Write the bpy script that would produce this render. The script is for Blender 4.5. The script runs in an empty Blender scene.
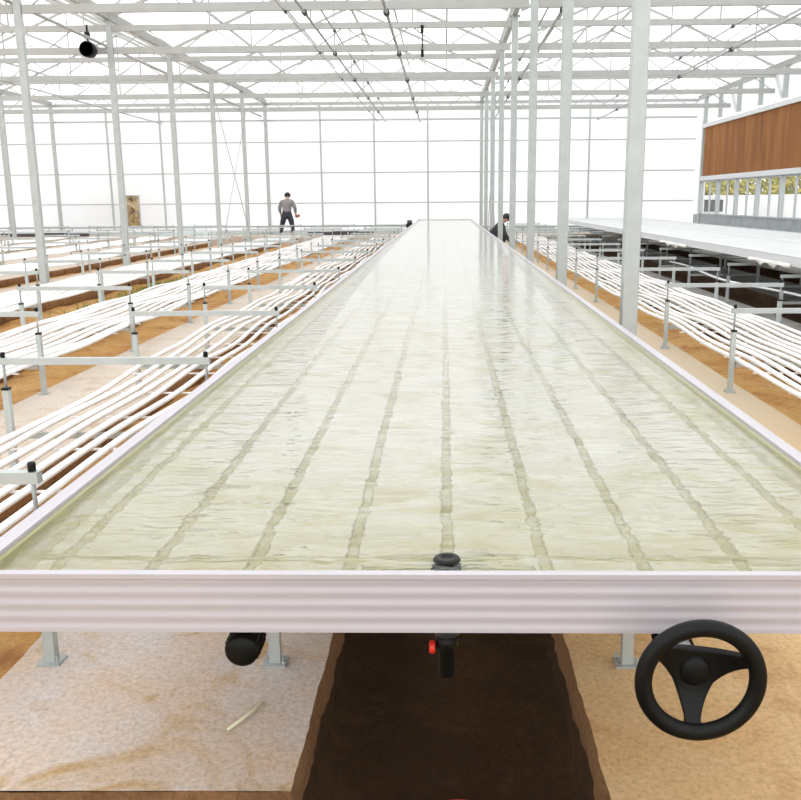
import bpy, bmesh, math, random
from mathutils import Vector, Matrix
random.seed(7)
S = bpy.context.scene
COL = S.collection
PI = math.pi

# ------------------------------------------------------------------ helpers
class MB:
    """collects simple solids and links them as ONE mesh object"""
    def __init__(s): s.v=[]; s.f=[]; s.sm=[]; s.mi=[]; s.m=0
    def add(s, vs, fs, smooth=False):
        o=len(s.v); s.v+= [tuple(p) for p in vs]
        for f in fs: s.f.append([i+o for i in f]); s.sm.append(smooth); s.mi.append(s.m)
        return s
    def box(s, x0,x1,y0,y1,z0,z1):
        return s.add([(x0,y0,z0),(x1,y0,z0),(x1,y1,z0),(x0,y1,z0),(x0,y0,z1),(x1,y0,z1),(x1,y1,z1),(x0,y1,z1)],
              [(0,3,2,1),(4,5,6,7),(0,1,5,4),(1,2,6,5),(2,3,7,6),(3,0,4,7)])
    def cbox(s,c,d): return s.box(c[0]-d[0]/2,c[0]+d[0]/2,c[1]-d[1]/2,c[1]+d[1]/2,c[2]-d[2]/2,c[2]+d[2]/2)
    def tube(s, pts, r, n=8, caps=True, smooth=True):
        pts=[Vector(p) for p in pts]; rs = r if isinstance(r,(list,tuple)) else [r]*len(pts)
        vs=[];fs=[]
        up=None
        for i,p in enumerate(pts):
            t=(pts[min(i+1,len(pts)-1)]-pts[max(i-1,0)]).normalized()
            if up is None:
                up=Vector((0,0,1)) if abs(t.z)<.9 else Vector((1,0,0))
            a=t.cross(up).normalized(); b=a.cross(t).normalized(); up=b
            for k in range(n):
                w=2*PI*(k+.5)/n; vs.append(p+a*math.cos(w)*rs[i]+b*math.sin(w)*rs[i])
        for i in range(len(pts)-1):
            for k in range(n):
                k2=(k+1)%n; fs.append((i*n+k,i*n+k2,(i+1)*n+k2,(i+1)*n+k))
        s.add(vs,fs,smooth)
        if caps:
            o=len(s.v)-len(vs)
            s.f.append([o+k for k in range(n)][::-1]); s.sm.append(False); s.mi.append(s.m)
            e=o+(len(pts)-1)*n
            s.f.append([e+k for k in range(n)]); s.sm.append(False); s.mi.append(s.m)
        return s
    def bar(s,p,q,w,h=None):
        """rectangular bar from p to q"""
        h=h or w; p=Vector(p);q=Vector(q);t=(q-p).normalized()
        up=Vector((0,0,1)) if abs(t.z)<.95 else Vector((0,1,0))
        a=t.cross(up).normalized(); b=a.cross(t).normalized()
        vs=[]
        for c in (p,q):
            for u,v in ((-1,-1),(1,-1),(1,1),(-1,1)): vs.append(c+a*u*w/2+b*v*h/2)
        return s.add(vs,[(3,2,1,0),(4,5,6,7),(0,1,5,4),(1,2,6,5),(2,3,7,6),(3,0,4,7)])
    def lathe(s, prof, M=Matrix(), n=24, smooth=True):
        """profile (r,z) revolved about z, transformed by M"""
        vs=[];fs=[]
        for r,z in prof:
            for k in range(n):
                w=2*PI*k/n; vs.append(M@Vector((r*math.cos(w),r*math.sin(w),z)))
        for i in range(len(prof)-1):
            for k in range(n):
                k2=(k+1)%n; fs.append((i*n+k,i*n+k2,(i+1)*n+k2,(i+1)*n+k))
        s.add(vs,fs,smooth)
        o=len(s.v)-len(vs)
        for b,rev in ((0,True),(len(prof)-1,False)):
            if prof[b][0]>1e-5:
                L=[o+b*n+k for k in range(n)]
                s.f.append(L[::-1] if rev else L); s.sm.append(False); s.mi.append(s.m)
        return s
    def extrude(s, prof, P, Q, A, B, smooth=False):
        """closed 2d profile (a,b) along P->Q, a on axis A, b on axis B"""
        P=Vector(P);Q=Vector(Q);A=Vector(A);B=Vector(B);n=len(prof)
        vs=[c+A*a+B*b for c in (P,Q) for a,b in prof]
        fs=[(i,(i+1)%n,n+(i+1)%n,n+i) for i in range(n)]+[tuple(range(n))[::-1],tuple(range(n,2*n))]
        return s.add(vs,fs,smooth)
    def build(s,name,mat,parent=None,loc=None,bevel=0,recalc=True):
        me=bpy.data.meshes.new(name); me.from_pydata(s.v,[],s.f)
        me.polygons.foreach_set('use_smooth',s.sm)
        mats=mat if isinstance(mat,(list,tuple)) else [mat]
        for m in mats: me.materials.append(m)
        if len(mats)>1: me.polygons.foreach_set('material_index',s.mi)
        if recalc:
            b=bmesh.new(); b.from_mesh(me); bmesh.ops.recalc_face_normals(b,faces=b.faces); b.to_mesh(me); b.free()
        me.update()
        o=bpy.data.objects.new(name,me); COL.objects.link(o)
        if parent: o.parent=parent
        if loc: o.location=loc
        if bevel:
            m=o.modifiers.new('bevel','BEVEL'); m.width=bevel; m.segments=2; m.limit_method='ANGLE'
        return o
def tag(o,label=None,cat=None,group=None,kind=None):
    if label: o['label']=label
    if cat: o['category']=cat
    if group: o['group']=group
    if kind: o['kind']=kind
    return o
def empty(name,loc=(0,0,0),rz=0):
    o=bpy.data.objects.new(name,None); COL.objects.link(o); o.location=loc; o.rotation_euler=(0,0,rz); o.empty_display_size=.1
    return o
def copy_tree(o,parent=None):
    c=o.copy(); COL.objects.link(c)
    if parent: c.parent=parent
    for ch in list(o.children): copy_tree(ch,c)
    return c
ORD=['first','second','third','fourth','fifth','sixth','seventh','eighth','ninth','tenth','eleventh','twelfth','thirteenth','fourteenth','fifteenth','sixteenth','seventeenth','eighteenth','nineteenth','twentieth']

# ------------------------------------------------------------------ camera
CH=1.43; F=900.; PX,PY=426.,400.            # camera height, focal length and principal point in pixels
cam=bpy.data.cameras.new('camera'); co=bpy.data.objects.new('camera',cam); COL.objects.link(co)
def ray(x,y): return Vector(((x-PX)/F,-(y-PY)/F,-1.0)).normalized()
# the hall's long axis vanishes at (444,200); the horizon leans by 0.7 percent
fy_=ray(444,200); d2_=ray(1444,200-7); up_=d2_.cross(fy_).normalized(); fx_=fy_.cross(up_).normalized()
R3=Matrix((fx_,fy_,up_))                      # rows: world axes seen in camera space -> camera-to-world
co.matrix_world=Matrix.Translation((0,0,CH))@R3.to_4x4()
cam.sensor_fit='HORIZONTAL'; cam.sensor_width=36; cam.lens=F/801*36; cam.shift_x=(400.5-PX)/801
cam.clip_start=.05; cam.clip_end=400
S.camera=co
def proj(x,y,z):
    c=R3.transposed()@Vector((x,y,z-CH)); return PX+F*c.x/-c.z, PY-F*c.y/-c.z

# ------------------------------------------------------------------ materials
def mat(name,color=(.8,.8,.8),rough=.5,metal=0,spec=.5,noise=0,nscale=20,bump=0,bscale=60,c2=None):
    m=bpy.data.materials.new(name); m.use_nodes=True; nt=m.node_tree; b=nt.nodes['Principled BSDF']
    b.inputs['Base Color'].default_value=(*color,1); b.inputs['Roughness'].default_value=rough
    b.inputs['Metallic'].default_value=metal; b.inputs['Specular IOR Level'].default_value=spec
    tc=nt.nodes.new('ShaderNodeTexCoord')
    if noise or c2:
        n=nt.nodes.new('ShaderNodeTexNoise'); n.inputs['Scale'].default_value=nscale; n.inputs['Detail'].default_value=5
        nt.links.new(tc.outputs['Object'],n.inputs['Vector'])
        r=nt.nodes.new('ShaderNodeValToRGB'); r.color_ramp.elements[0].position=.35; r.color_ramp.elements[1].position=.68
        d=c2 or tuple(c*(1-noise) for c in color)
        r.color_ramp.elements[0].color=(*d,1); r.color_ramp.elements[1].color=(*color,1)
        nt.links.new(n.outputs['Fac'],r.inputs['Fac']); nt.links.new(r.outputs['Color'],b.inputs['Base Color'])
    if bump:
        n=nt.nodes.new('ShaderNodeTexNoise'); n.inputs['Scale'].default_value=bscale; n.inputs['Detail'].default_value=6
        nt.links.new(tc.outputs['Object'],n.inputs['Vector'])
        bp=nt.nodes.new('ShaderNodeBump'); bp.inputs['Strength'].default_value=bump; bp.inputs['Distance'].default_value=.02
        nt.links.new(n.outputs['Fac'],bp.inputs['Height']); nt.links.new(bp.outputs['Normal'],b.inputs['Normal'])
    return m
galv=mat('galvanised_steel',(.46,.495,.48),.45,.25,noise=.10,nscale=9)
galv_dark=mat('weathered_steel',(.42,.45,.45),.5,.3,noise=.15,nscale=12)
truss_m=mat('truss_paint',(.43,.44,.42),.5,.15,noise=.08,nscale=3)
alum=mat('aluminium',(.465,.44,.465),.36,.12,noise=.04,nscale=4)
pvc=mat('white_pvc',(.90,.91,.91),.3)
blackp=mat('black_plastic',(.006,.007,.006),.45,spec=.25)
blackrub=mat('black_rubber',(.004,.0045,.004),.45,spec=.18)
greyp=mat('grey_plastic',(.03,.036,.036),.45)
redp=mat('red_plastic',(.75,.03,.02),.35)
copper=mat('pink_cable',(.55,.25,.2),.5)
greyw=mat('grey_panel',(.40,.44,.46),.6,noise=.25,nscale=2.5)
winfr=mat('window_frame_grey',(.45,.48,.49),.5,.2)
whitep=mat('white_coat',(.66,.675,.675),.5)
darkm=mat('dark_metal',(.06,.06,.065),.5,.3)
plinth_m=mat('painted_plinth',(.62,.70,.70),.6,noise=.15,nscale=3)

def ramp(nt,fac,stops):
    r=nt.nodes.new('ShaderNodeValToRGB'); e=r.color_ramp.elements
    while len(e)<len(stops): e.new(.5)
    for k,(p,c) in enumerate(stops): e[k].position=p; e[k].color=(*c,1)
    nt.links.new(fac,r.inputs['Fac']); return r.outputs['Color']
def noise(nt,vec,scale,detail=6,rough=.6,dist=0):
    n=nt.nodes.new('ShaderNodeTexNoise'); n.inputs['Scale'].default_value=scale; n.inputs['Detail'].default_value=detail
    n.inputs['Roughness'].default_value=rough; n.inputs['Distortion'].default_value=dist
    nt.links.new(vec,n.inputs['Vector']); return n.outputs['Fac']
def mixc(nt,fac,a,b,mode='MIX'):
    m=nt.nodes.new('ShaderNodeMix'); m.data_type='RGBA'; m.blend_type=mode
    if isinstance(fac,float): m.inputs[0].default_value=fac
    else: nt.links.new(fac,m.inputs[0])
    for i,c in ((6,a),(7,b)):
        if isinstance(c,tuple): m.inputs[i].default_value=(*c,1)
        else: nt.links.new(c,m.inputs[i])
    return m.outputs[2]
def ground_mat(name,base,alt,stain,speck,bump=.6,s=1.0,stain_lo=.52,stain_hi=.66,far=None):
    m=bpy.data.materials.new(name); m.use_nodes=True; nt=m.node_tree; b=nt.nodes['Principled BSDF']
    b.inputs['Roughness'].default_value=.9; b.inputs['Specular IOR Level'].default_value=.2
    tc=nt.nodes.new('ShaderNodeTexCoord'); V=tc.outputs['Object']
    c=ramp(nt,noise(nt,V,2.2*s,5),[(.36,base),(.62,alt)])
    st=ramp(nt,noise(nt,V,3.1*s,7,.65,.8),[(stain_lo,(0,0,0)),(stain_hi,(1,1,1))])
    c=mixc(nt,st,c,stain)
    f=ramp(nt,noise(nt,V,55*s,6,.75),[(.34,(.72,.70,.68)),(.5,(.95,.95,.95)),(.66,(1.12,1.1,1.08))])
    c=mixc(nt,1.0,c,f,'MULTIPLY')
    if far:
        sx=nt.nodes.new('ShaderNodeSeparateXYZ'); nt.links.new(V,sx.inputs[0]); mr=nt.nodes.new('ShaderNodeMapRange'); nt.links.new(sx.outputs[1],mr.inputs[0]); mr.inputs[1].default_value=3.0; mr.inputs[2].default_value=6.5
        c=mixc(nt,mr.outputs[0],c,far)
    sp=ramp(nt,noise(nt,V,75*s,3),[(.70,(0,0,0)),(.74,(1,1,1))])
    c=mixc(nt,sp,c,speck)
    nt.links.new(c,b.inputs['Base Color'])
    bp=nt.nodes.new('ShaderNodeBump'); bp.inputs['Strength'].default_value=bump; bp.inputs['Distance'].default_value=.012
    nt.links.new(noise(nt,V,70*s,8,.75),bp.inputs['Height']); nt.links.new(bp.outputs['Normal'],b.inputs['Normal'])
    return m
conc_l=ground_mat('concrete_pinkish',(.66,.51,.39),(.64,.58,.55),(.50,.33,.14),(.25,.16,.10))
conc_r=ground_mat('concrete_sandy',(.66,.42,.19),(.69,.48,.26),(.52,.31,.14),(.3,.18,.08),far=(.56,.46,.33))
conc_shade=ground_mat('concrete_grey_shade',(.26,.25,.24),(.30,.29,.27),(.2,.17,.14),(.1,.09,.08),.35)  # grey concrete darkened in colour to paint in the shade under the right trays
conc_b=ground_mat('concrete_beige',(.56,.475,.395),(.60,.525,.45),(.50,.39,.28),(.4,.3,.22),.35)
soil=ground_mat('orange_soil',(.56,.30,.09),(.62,.38,.15),(.36,.15,.055),(.18,.09,.04),1.0,1.0,.5,.7)
mud_and_shade=ground_mat('wet_mud_and_shade',(.064,.034,.016),(.085,.047,.023),(.10,.055,.028),(.12,.085,.05),.9)  # real mud in the main trench; painted tray shade at right
conc_edge=ground_mat('muddy_concrete_edge',(.34,.19,.09),(.28,.15,.07),(.16,.08,.04),(.1,.05,.03),.9)
soil_dark=ground_mat('damp_soil',(.22,.11,.05),(.26,.14,.06),(.15,.07,.03),(.1,.05,.03),.9)
outside_m=ground_mat('outside_ground',(.60,.56,.50),(.64,.60,.54),(.55,.5,.42),(.4,.35,.3),.3,.3)

# polyethylene film: part clear, part diffusing
def film_mat(name,clear,col=(.96,.97,.98)):
    m=bpy.data.materials.new(name); m.use_nodes=True; nt=m.node_tree; nt.nodes.remove(nt.nodes['Principled BSDF'])
    out=nt.nodes['Material Output']
    tr=nt.nodes.new('ShaderNodeBsdfTransparent'); tr.inputs[0].default_value=(.98,.985,.99,1)
    tl=nt.nodes.new('ShaderNodeBsdfTranslucent'); tl.inputs[0].default_value=(*col,1)
    df=nt.nodes.new('ShaderNodeBsdfDiffuse'); df.inputs[0].default_value=(*col,1)
    a=nt.nodes.new('ShaderNodeMixShader'); a.inputs[0].default_value=.25
    nt.links.new(tl.outputs[0],a.inputs[1]); nt.links.new(df.outputs[0],a.inputs[2])
    b=nt.nodes.new('ShaderNodeMixShader'); b.inputs[0].default_value=clear
    nt.links.new(a.outputs[0],b.inputs[1]); nt.links.new(tr.outputs[0],b.inputs[2])
    nt.links.new(b.outputs[0],out.inputs[0]); return m
film_wall=film_mat('wall_film',.015,(.71,.72,.735))
film_roof=film_mat('roof_film',.60)
def glass_mat():
    m=bpy.data.materials.new('pane_glass'); m.use_nodes=True; nt=m.node_tree; nt.nodes.remove(nt.nodes['Principled BSDF'])
    out=nt.nodes['Material Output']
    tr=nt.nodes.new('ShaderNodeBsdfTransparent'); gl=nt.nodes.new('ShaderNodeBsdfGlossy'); gl.inputs['Roughness'].default_value=.02
    mx=nt.nodes.new('ShaderNodeMixShader'); mx.inputs[0].default_value=.06
    nt.links.new(tr.outputs[0],mx.inputs[1]); nt.links.new(gl.outputs[0],mx.inputs[2]); nt.links.new(mx.outputs[0],out.inputs[0]); return m
glass=glass_mat()
def water_mat():
    m=bpy.data.materials.new('water'); m.use_nodes=True; nt=m.node_tree; nt.nodes.remove(nt.nodes['Principled BSDF'])
    out=nt.nodes['Material Output']; g=nt.nodes.new('ShaderNodeBsdfGlass'); g.inputs['IOR'].default_value=1.33
    g.inputs['Color'].default_value=(.99,.99,.965,1); g.inputs['Roughness'].default_value=0
    tc=nt.nodes.new('ShaderNodeTexCoord')
    def layer(sx,sy,scale,detail,dist):
        mp=nt.nodes.new('ShaderNodeMapping'); mp.inputs['Scale'].default_value=(sx,sy,1)
        nt.links.new(tc.outputs['Object'],mp.inputs['Vector'])
        return noise(nt,mp.outputs[0],scale,detail,.5,dist)
    a=layer(1,2.1,4.6,2,.5); b=layer(.6,1.9,15,2,.4)
    ad=nt.nodes.new('ShaderNodeMath'); ad.operation='MULTIPLY_ADD'; nt.links.new(b,ad.inputs[0]); ad.inputs[1].default_value=.30; nt.links.new(a,ad.inputs[2])
    bp=nt.nodes.new('ShaderNodeBump'); bp.inputs['Strength'].default_value=1.0; bp.inputs['Distance'].default_value=.030
    sx=nt.nodes.new('ShaderNodeSeparateXYZ'); nt.links.new(tc.outputs['Object'],sx.inputs[0])      # calmer water towards the far end
    mr=nt.nodes.new('ShaderNodeMapRange'); nt.links.new(sx.outputs[1],mr.inputs[0]); mr.inputs[1].default_value=5; mr.inputs[2].default_value=12; mr.inputs[3].default_value=1.0; mr.inputs[4].default_value=.22
    mm=nt.nodes.new('ShaderNodeMath'); mm.operation='MULTIPLY'; nt.links.new(ad.outputs[0],mm.inputs[0]); nt.links.new(mr.outputs[0],mm.inputs[1])
    nt.links.new(mm.outputs[0],bp.inputs['Height']); nt.links.new(bp.outputs[0],g.inputs['Normal'])
    nt.links.new(g.outputs[0],out.inputs[0]); return m
water_m=water_mat()
ZB=.672; ZG=.664           # tray floor panels / channels
def liner_mat():
    m=bpy.data.materials.new('tray_liner'); m.use_nodes=True; nt=m.node_tree; b=nt.nodes['Principled BSDF']
    b.inputs['Roughness'].default_value=.4
    tc=nt.nodes.new('ShaderNodeTexCoord'); sp=nt.nodes.new('ShaderNodeSeparateXYZ'); nt.links.new(tc.outputs['Object'],sp.inputs[0])
    mr=nt.nodes.new('ShaderNodeMapRange'); mr.inputs[1].default_value=ZB-.0005; mr.inputs[2].default_value=ZG; nt.links.new(sp.outputs[2],mr.inputs[0])
    clean=ramp(nt,noise(nt,tc.outputs['Object'],4,6,.6,1.2),[(.32,(.57,.54,.39)),(.48,(.68,.66,.585)),(.66,(.70,.688,.655))])
    alg=ramp(nt,noise(nt,tc.outputs['Object'],9,6,.65,.5),[(.35,(.32,.305,.17)),(.5,(.46,.445,.31)),(.66,(.58,.565,.47))])
    # channel algae fades with distance, painting in the water's white reflection
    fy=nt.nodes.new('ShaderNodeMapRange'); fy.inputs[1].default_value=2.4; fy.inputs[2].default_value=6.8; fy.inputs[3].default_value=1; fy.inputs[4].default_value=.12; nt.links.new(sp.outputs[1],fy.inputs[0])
    fm=nt.nodes.new('ShaderNodeMath'); fm.operation='MULTIPLY'; nt.links.new(fy.outputs[0],fm.inputs[0]); nt.links.new(mr.outputs[0],fm.inputs[1])
    c=mixc(nt,fm.outputs[0],clean,alg)
    # algae film on the rising side walls
    mw=nt.nodes.new('ShaderNodeMapRange'); mw.inputs[1].default_value=ZB+.002; mw.inputs[2].default_value=ZB+.012; nt.links.new(sp.outputs[2],mw.inputs[0])
    c=mixc(nt,mw.outputs[0],c,(.55,.54,.36))
    # more deposit near the outlet end
    ye=nt.nodes.new('ShaderNodeMapRange'); ye.inputs[1].default_value=2.6; ye.inputs[2].default_value=1.7; nt.links.new(sp.outputs[1],ye.inputs[0])
    dn=nt.nodes.new('ShaderNodeMath'); dn.operation='MULTIPLY'; nt.links.new(ye.outputs[0],dn.inputs[0])
    nt.links.new(noise(nt,tc.outputs['Object'],6,5,.6,1.5),dn.inputs[1])
    c=mixc(nt,dn.outputs[0],c,(.46,.43,.20))
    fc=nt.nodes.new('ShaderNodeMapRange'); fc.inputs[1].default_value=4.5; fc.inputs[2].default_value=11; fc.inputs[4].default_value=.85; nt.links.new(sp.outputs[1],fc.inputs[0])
    c=mixc(nt,fc.outputs[0],c,(.74,.74,.72))  # far liner whitened in colour to imitate reflection on the distant water
    nt.links.new(c,b.inputs['Base Color']); return m
liner=liner_mat()
dry_liner=mat('dry_liner',(.58,.60,.595),.55,noise=.06,nscale=1.5)
def pad_mat():
    m=bpy.data.materials.new('cooling_pad_paper'); m.use_nodes=True; nt=m.node_tree; b=nt.nodes['Principled BSDF']; b.inputs['Roughness'].default_value=.85
    tc=nt.nodes.new('ShaderNodeTexCoord'); mp=nt.nodes.new('ShaderNodeMapping'); mp.inputs['Scale'].default_value=(1,1,.12); nt.links.new(tc.outputs['Object'],mp.inputs[0])
    c=ramp(nt,noise(nt,mp.outputs[0],2.2,5,.65),[(.3,(.18,.065,.016)),(.5,(.31,.115,.024)),(.72,(.42,.17,.04))])
    nt.links.new(c,b.inputs['Base Color'])
    w=nt.nodes.new('ShaderNodeTexWave'); w.bands_direction='DIAGONAL'; w.inputs['Scale'].default_value=22; nt.links.new(tc.outputs['Object'],w.inputs['Vector'])
    bp=nt.nodes.new('ShaderNodeBump'); bp.inputs['Strength'].default_value=.5; bp.inputs['Distance'].default_value=.02
    nt.links.new(w.outputs['Fac'],bp.inputs['Height']); nt.links.new(bp.outputs[0],b.inputs['Normal']); return m
pad_m=pad_mat()
leafm=mat('shrub_leaves',(.50,.40,.06),.7,nscale=1.1,c2=(.22,.25,.03))
grassm=mat('weed_green',(.22,.34,.06),.7,noise=.4,nscale=8)

# ------------------------------------------------------------------ world
w=bpy.data.worlds.new('overcast'); S.world=w; w.use_nodes=True
bg=w.node_tree.nodes['Background']; bg.inputs[0].default_value=(.975,.985,1,1); bg.inputs[1].default_value=1.8
S.view_settings.view_transform='Standard'; S.view_settings.look='None'; S.view_settings.exposure=.35; S.view_settings.gamma=1; S.view_settings.use_curve_mapping=False

# ------------------------------------------------------------------ layout
YW=34.85                        # far end wall
COLX=[-14.62,-6.62,1.4,9.4]     # column rows, 8 m bays
COLY=[6.85+4*k for k in range(7)]
EAVE=4.98; RIDGE=6.7
PCH=1.82
ROWS=[('main',-.560),('l1',-2.352),('l2',-4.16),('l3',-5.98),('m1',-8.54),('m2',-10.36),('m3',-12.18),('m4',-14.0),('f1',-16.56),
      ('r1',2.128),('r2',3.97),('r3',5.79)]
ROWN={'main':'under the water tray','l1':'first bench row left of the tray','l2':'second bench row left of the tray','l3':'third bench row left of the tray',
 'm1':'first bench row past the left columns','m2':'second bench row past the left columns','m3':'third bench row past the left columns','m4':'fourth bench row past the left columns',
 'f1':'farthest bench row at left','r1':'open bench row right of the columns','r2':'shaded row under the nearer white tray','r3':'shaded row under the farther white tray'}
LB=1.12
FY=[2.60+2.04*k for k in range(15)]

# ------------------------------------------------------------------ ground
TR=[(-.37,.39,-.27,1)]
def ground_z(x,y):
    n=.022*math.sin(x*7.3+y*1.9)+.018*math.sin(y*5.1-x*3.7)+random.uniform(-.012,.012)
    if -.42<x<.44 and y>-2.5: return -.27+n*.6
    return -.13+n
xs=[]; x=-23.2
while x<9.36:
    xs.append(x); x+= .09 if -4.5<x<4.5 else .3
xs.append(9.36)
ys=[]; y=-3.0
while y<34.8:
    ys.append(y); y+= .12 if y<9 else .5
ys.append(34.8)
g=MB(); vs=[(a,b,ground_z(a,b)) for b in ys for a in xs]; nx=len(xs)
g.add(vs,[]) 
for j in range(len(ys)-1):
    for i in range(nx-1):
        g.f.append((j*nx+i,j*nx+i+1,(j+1)*nx+i+1,(j+1)*nx+i)); g.sm.append(True)
        xm=(xs[i]+xs[i+1])/2; g.mi.append(1 if -.44<xm<.46 or 4.1<xm<6.8 else 0)  # right-hand band: soil darkened as painted shade under the dry trays
tag(g.build('floor',[soil,mud_and_shade],recalc=False),kind='structure')
SLABS=[(-1.38,-.37,1.96,conc_l),(.39,2.30,1.93,conc_r),(-3.14,-2.2,0,conc_b),(-4.96,-4.02,3,conc_b),(-7.55,-5.84,6,conc_b),(-9.40,-8.39,10,conc_b),
  (-11.16,-10.22,12,conc_b),(-12.98,-12.04,14,conc_b),(-15.57,-13.86,16,conc_b),(-17.42,-16.41,18,conc_b),
  (3.05,4.15,1.9,conc_shade),(4.87,5.97,1.9,conc_shade),(6.70,9.3,1.9,conc_shade)]
def slab(x0,x1,yf,m):
    s=MB(); cols=9; yy=[]; y=yf
    while y<32.55: yy.append(y); y+= .035 if y<4.2 else (.25 if y<12 else 1.0)
    yy.append(32.6)
    q=[random.uniform(0,6.28) for _ in range(8)]
    def jit(y,k):
        return .005*math.sin(y*2.3+q[k])+.0022*math.sin(y*17+q[k+1])+.0016*math.sin(y*47+q[k+2])+random.uniform(-.003,.003)
    vs=[]
    for j,y in enumerate(yy):
        jl=jit(y,0); jr=jit(y,3)
        L=[(x0+jl*.8+.004,-.30),(x0+jl*1.4,-.10),(x0+jl,-.045),(x0+jl*.7+.010,0)]
        for k in range(1,cols): L.append((x0+(x1-x0)*k/cols,0))
        L+= [(x1+jr*.7-.010,0),(x1+jr,-.045),(x1+jr*1.4,-.10),(x1+jr*.8-.004,-.30)]
        for k,(xx,z) in enumerate(L): vs.append((xx,y+(jit(xx*1.3,4) if j==0 else 0),z))
    n=len(L); s.add(vs,[])
    for j in range(len(yy)-1):
        for k in range(n-1):
            s.f.append((j*n+k,j*n+k+1,(j+1)*n+k+1,(j+1)*n+k)); s.sm.append(k in(0,1,2,n-2,n-3,n-4))
            s.mi.append(2 if k in (0,n-2) else (1 if k in (1,2,n-3,n-4) else 0))
    s.f.append(tuple(range(n))[::-1]); s.sm.append(False); s.mi.append(1)
    o=s.build('concrete_strip',[m,conc_edge,mud_and_shade if -1<x0<1 or -1<x1<1 else soil_dark] if x0<3 else [m,mud_and_shade,mud_and_shade],recalc=False); tag(o,kind='structure'); return o  # right slab sides take the dark colour as painted tray shade
for a in SLABS: slab(*a)
# raised kerb at the far end, and ground outside
tag(MB().box(-22.6,9.3,32.75,34.72,-.3,.20).build('concrete_kerb',conc_b),kind='structure')
og=MB(); og.box(-120,120,34.95,160,-.4,-.25).box(9.6,120,-40,34.95,-.4,-.25).box(-120,-22.8,-40,34.95,-.4,-.25).box(-22.8,9.6,-40,-3,-.4,-.25)
tag(og.build('outside_ground',outside_m),kind='structure')

# ------------------------------------------------------------------ shell: film walls and roof
def film(name,quads,m):
    s=MB()
    for q in quads: s.add(q,[(0,1,2,3)])
    o=s.build(name,m,recalc=False); tag(o,kind='structure'); return o
bays=[(-22.62,-14.62),(-14.62,-6.62),(-6.62,1.4),(1.4,9.4)]
yb=YW+.04
SX0,SX1,SZ0,SZ1=-12.10,-11.62,.55,1.66      # clear slit in the far wall
bq=[[(-22.62,yb,-.2),(SX0,yb,-.2),(SX0,yb,EAVE),(-22.62,yb,EAVE)],
    [(SX0,yb,-.2),(SX1,yb,-.2),(SX1,yb,SZ0),(SX0,yb,SZ0)],[(SX0,yb,SZ1),(SX1,yb,SZ1),(SX1,yb,EAVE),(SX0,yb,EAVE)],
    [(SX1,yb,-.2),(9.53,yb,-.2),(9.53,yb,EAVE),(SX1,yb,EAVE)]]
for a,b in bays: bq.append([(a,yb,EAVE),(b,yb,EAVE),((a+b)/2,yb,RIDGE),((a+b)/2,yb,RIDGE)])
for q in bq[4:]: q.pop()
fw=MB()
for q in bq: fw.add(q,[tuple(range(len(q)))])
tag(fw.build('wall_back',film_wall,recalc=False),kind='structure')
film('wall_left',[[(-22.66,-3,-.2),(-22.66,yb,-.2),(-22.66,yb,EAVE),(-22.66,-3,EAVE)]],film_wall)
rq=[]
for a,b in bays:
    m_=(a+b)/2
    rq+= [[(a,-3,EAVE+.12),(m_,-3,RIDGE+.12),(m_,yb,RIDGE+.12),(a,yb,EAVE+.12)],[(m_,-3,RIDGE+.12),(b,-3,EAVE+.12),(b,yb,EAVE+.12),(m_,yb,RIDGE+.12)]]
film('ceiling',rq,film_roof)
tn=[0]
def trim(mb,m):
    tn[0]+=1; return tag(mb.build('trim_%d'%tn[0],m),kind='structure')
# girts of the far wall
for z,h in ((4.36,.06),(3.58,.035),(2.46,.035),(1.35,.035)):
    trim(MB().box(-22.6,9.35,YW-.02,YW+.03,z-h/2,z+h/2),galv if h>.05 else truss_m)
trim(MB().box(-22.6,9.35,YW-.04,YW+.03,EAVE-.08,EAVE+.02),truss_m)
# purlins under the roof film
for a,b in bays[1:]:
    m_=(a+b)/2
    for t in (.33,.66):
        for sgn in (0,1):
            x=a+(m_-a)*t if sgn==0 else b-(b-m_)*t; z=EAVE+(RIDGE-EAVE)*t+.05
            trim(MB().box(x-.02,x+.02,3,YW,z-.03,z+.03),truss_m)
    trim(MB().box(m_-.03,m_+.03,3,YW,RIDGE+.0,RIDGE+.08),truss_m)
# plinth along the far wall
tag(MB().box(-22.6,9.3,YW-.10,YW+.02,-.2,.36).build('baseboard_back',plinth_m),kind='structure')
# clear slit frame
fr=MB()
fr.box(SX0-.03,SX0,YW,YW+.06,SZ0,SZ1).box(SX1,SX1+.03,YW,YW+.06,SZ0,SZ1).box(SX0-.03,SX1+.03,YW,YW+.06,SZ0-.03,SZ0).box(SX0-.03,SX1+.03,YW,YW+.06,SZ1,SZ1+.03)
wo=tag(fr.build('window_1',winfr),kind='structure')
MB().box(SX0,SX1,YW+.035,YW+.045,SZ0,SZ1).build('pane',glass,wo)

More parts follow.
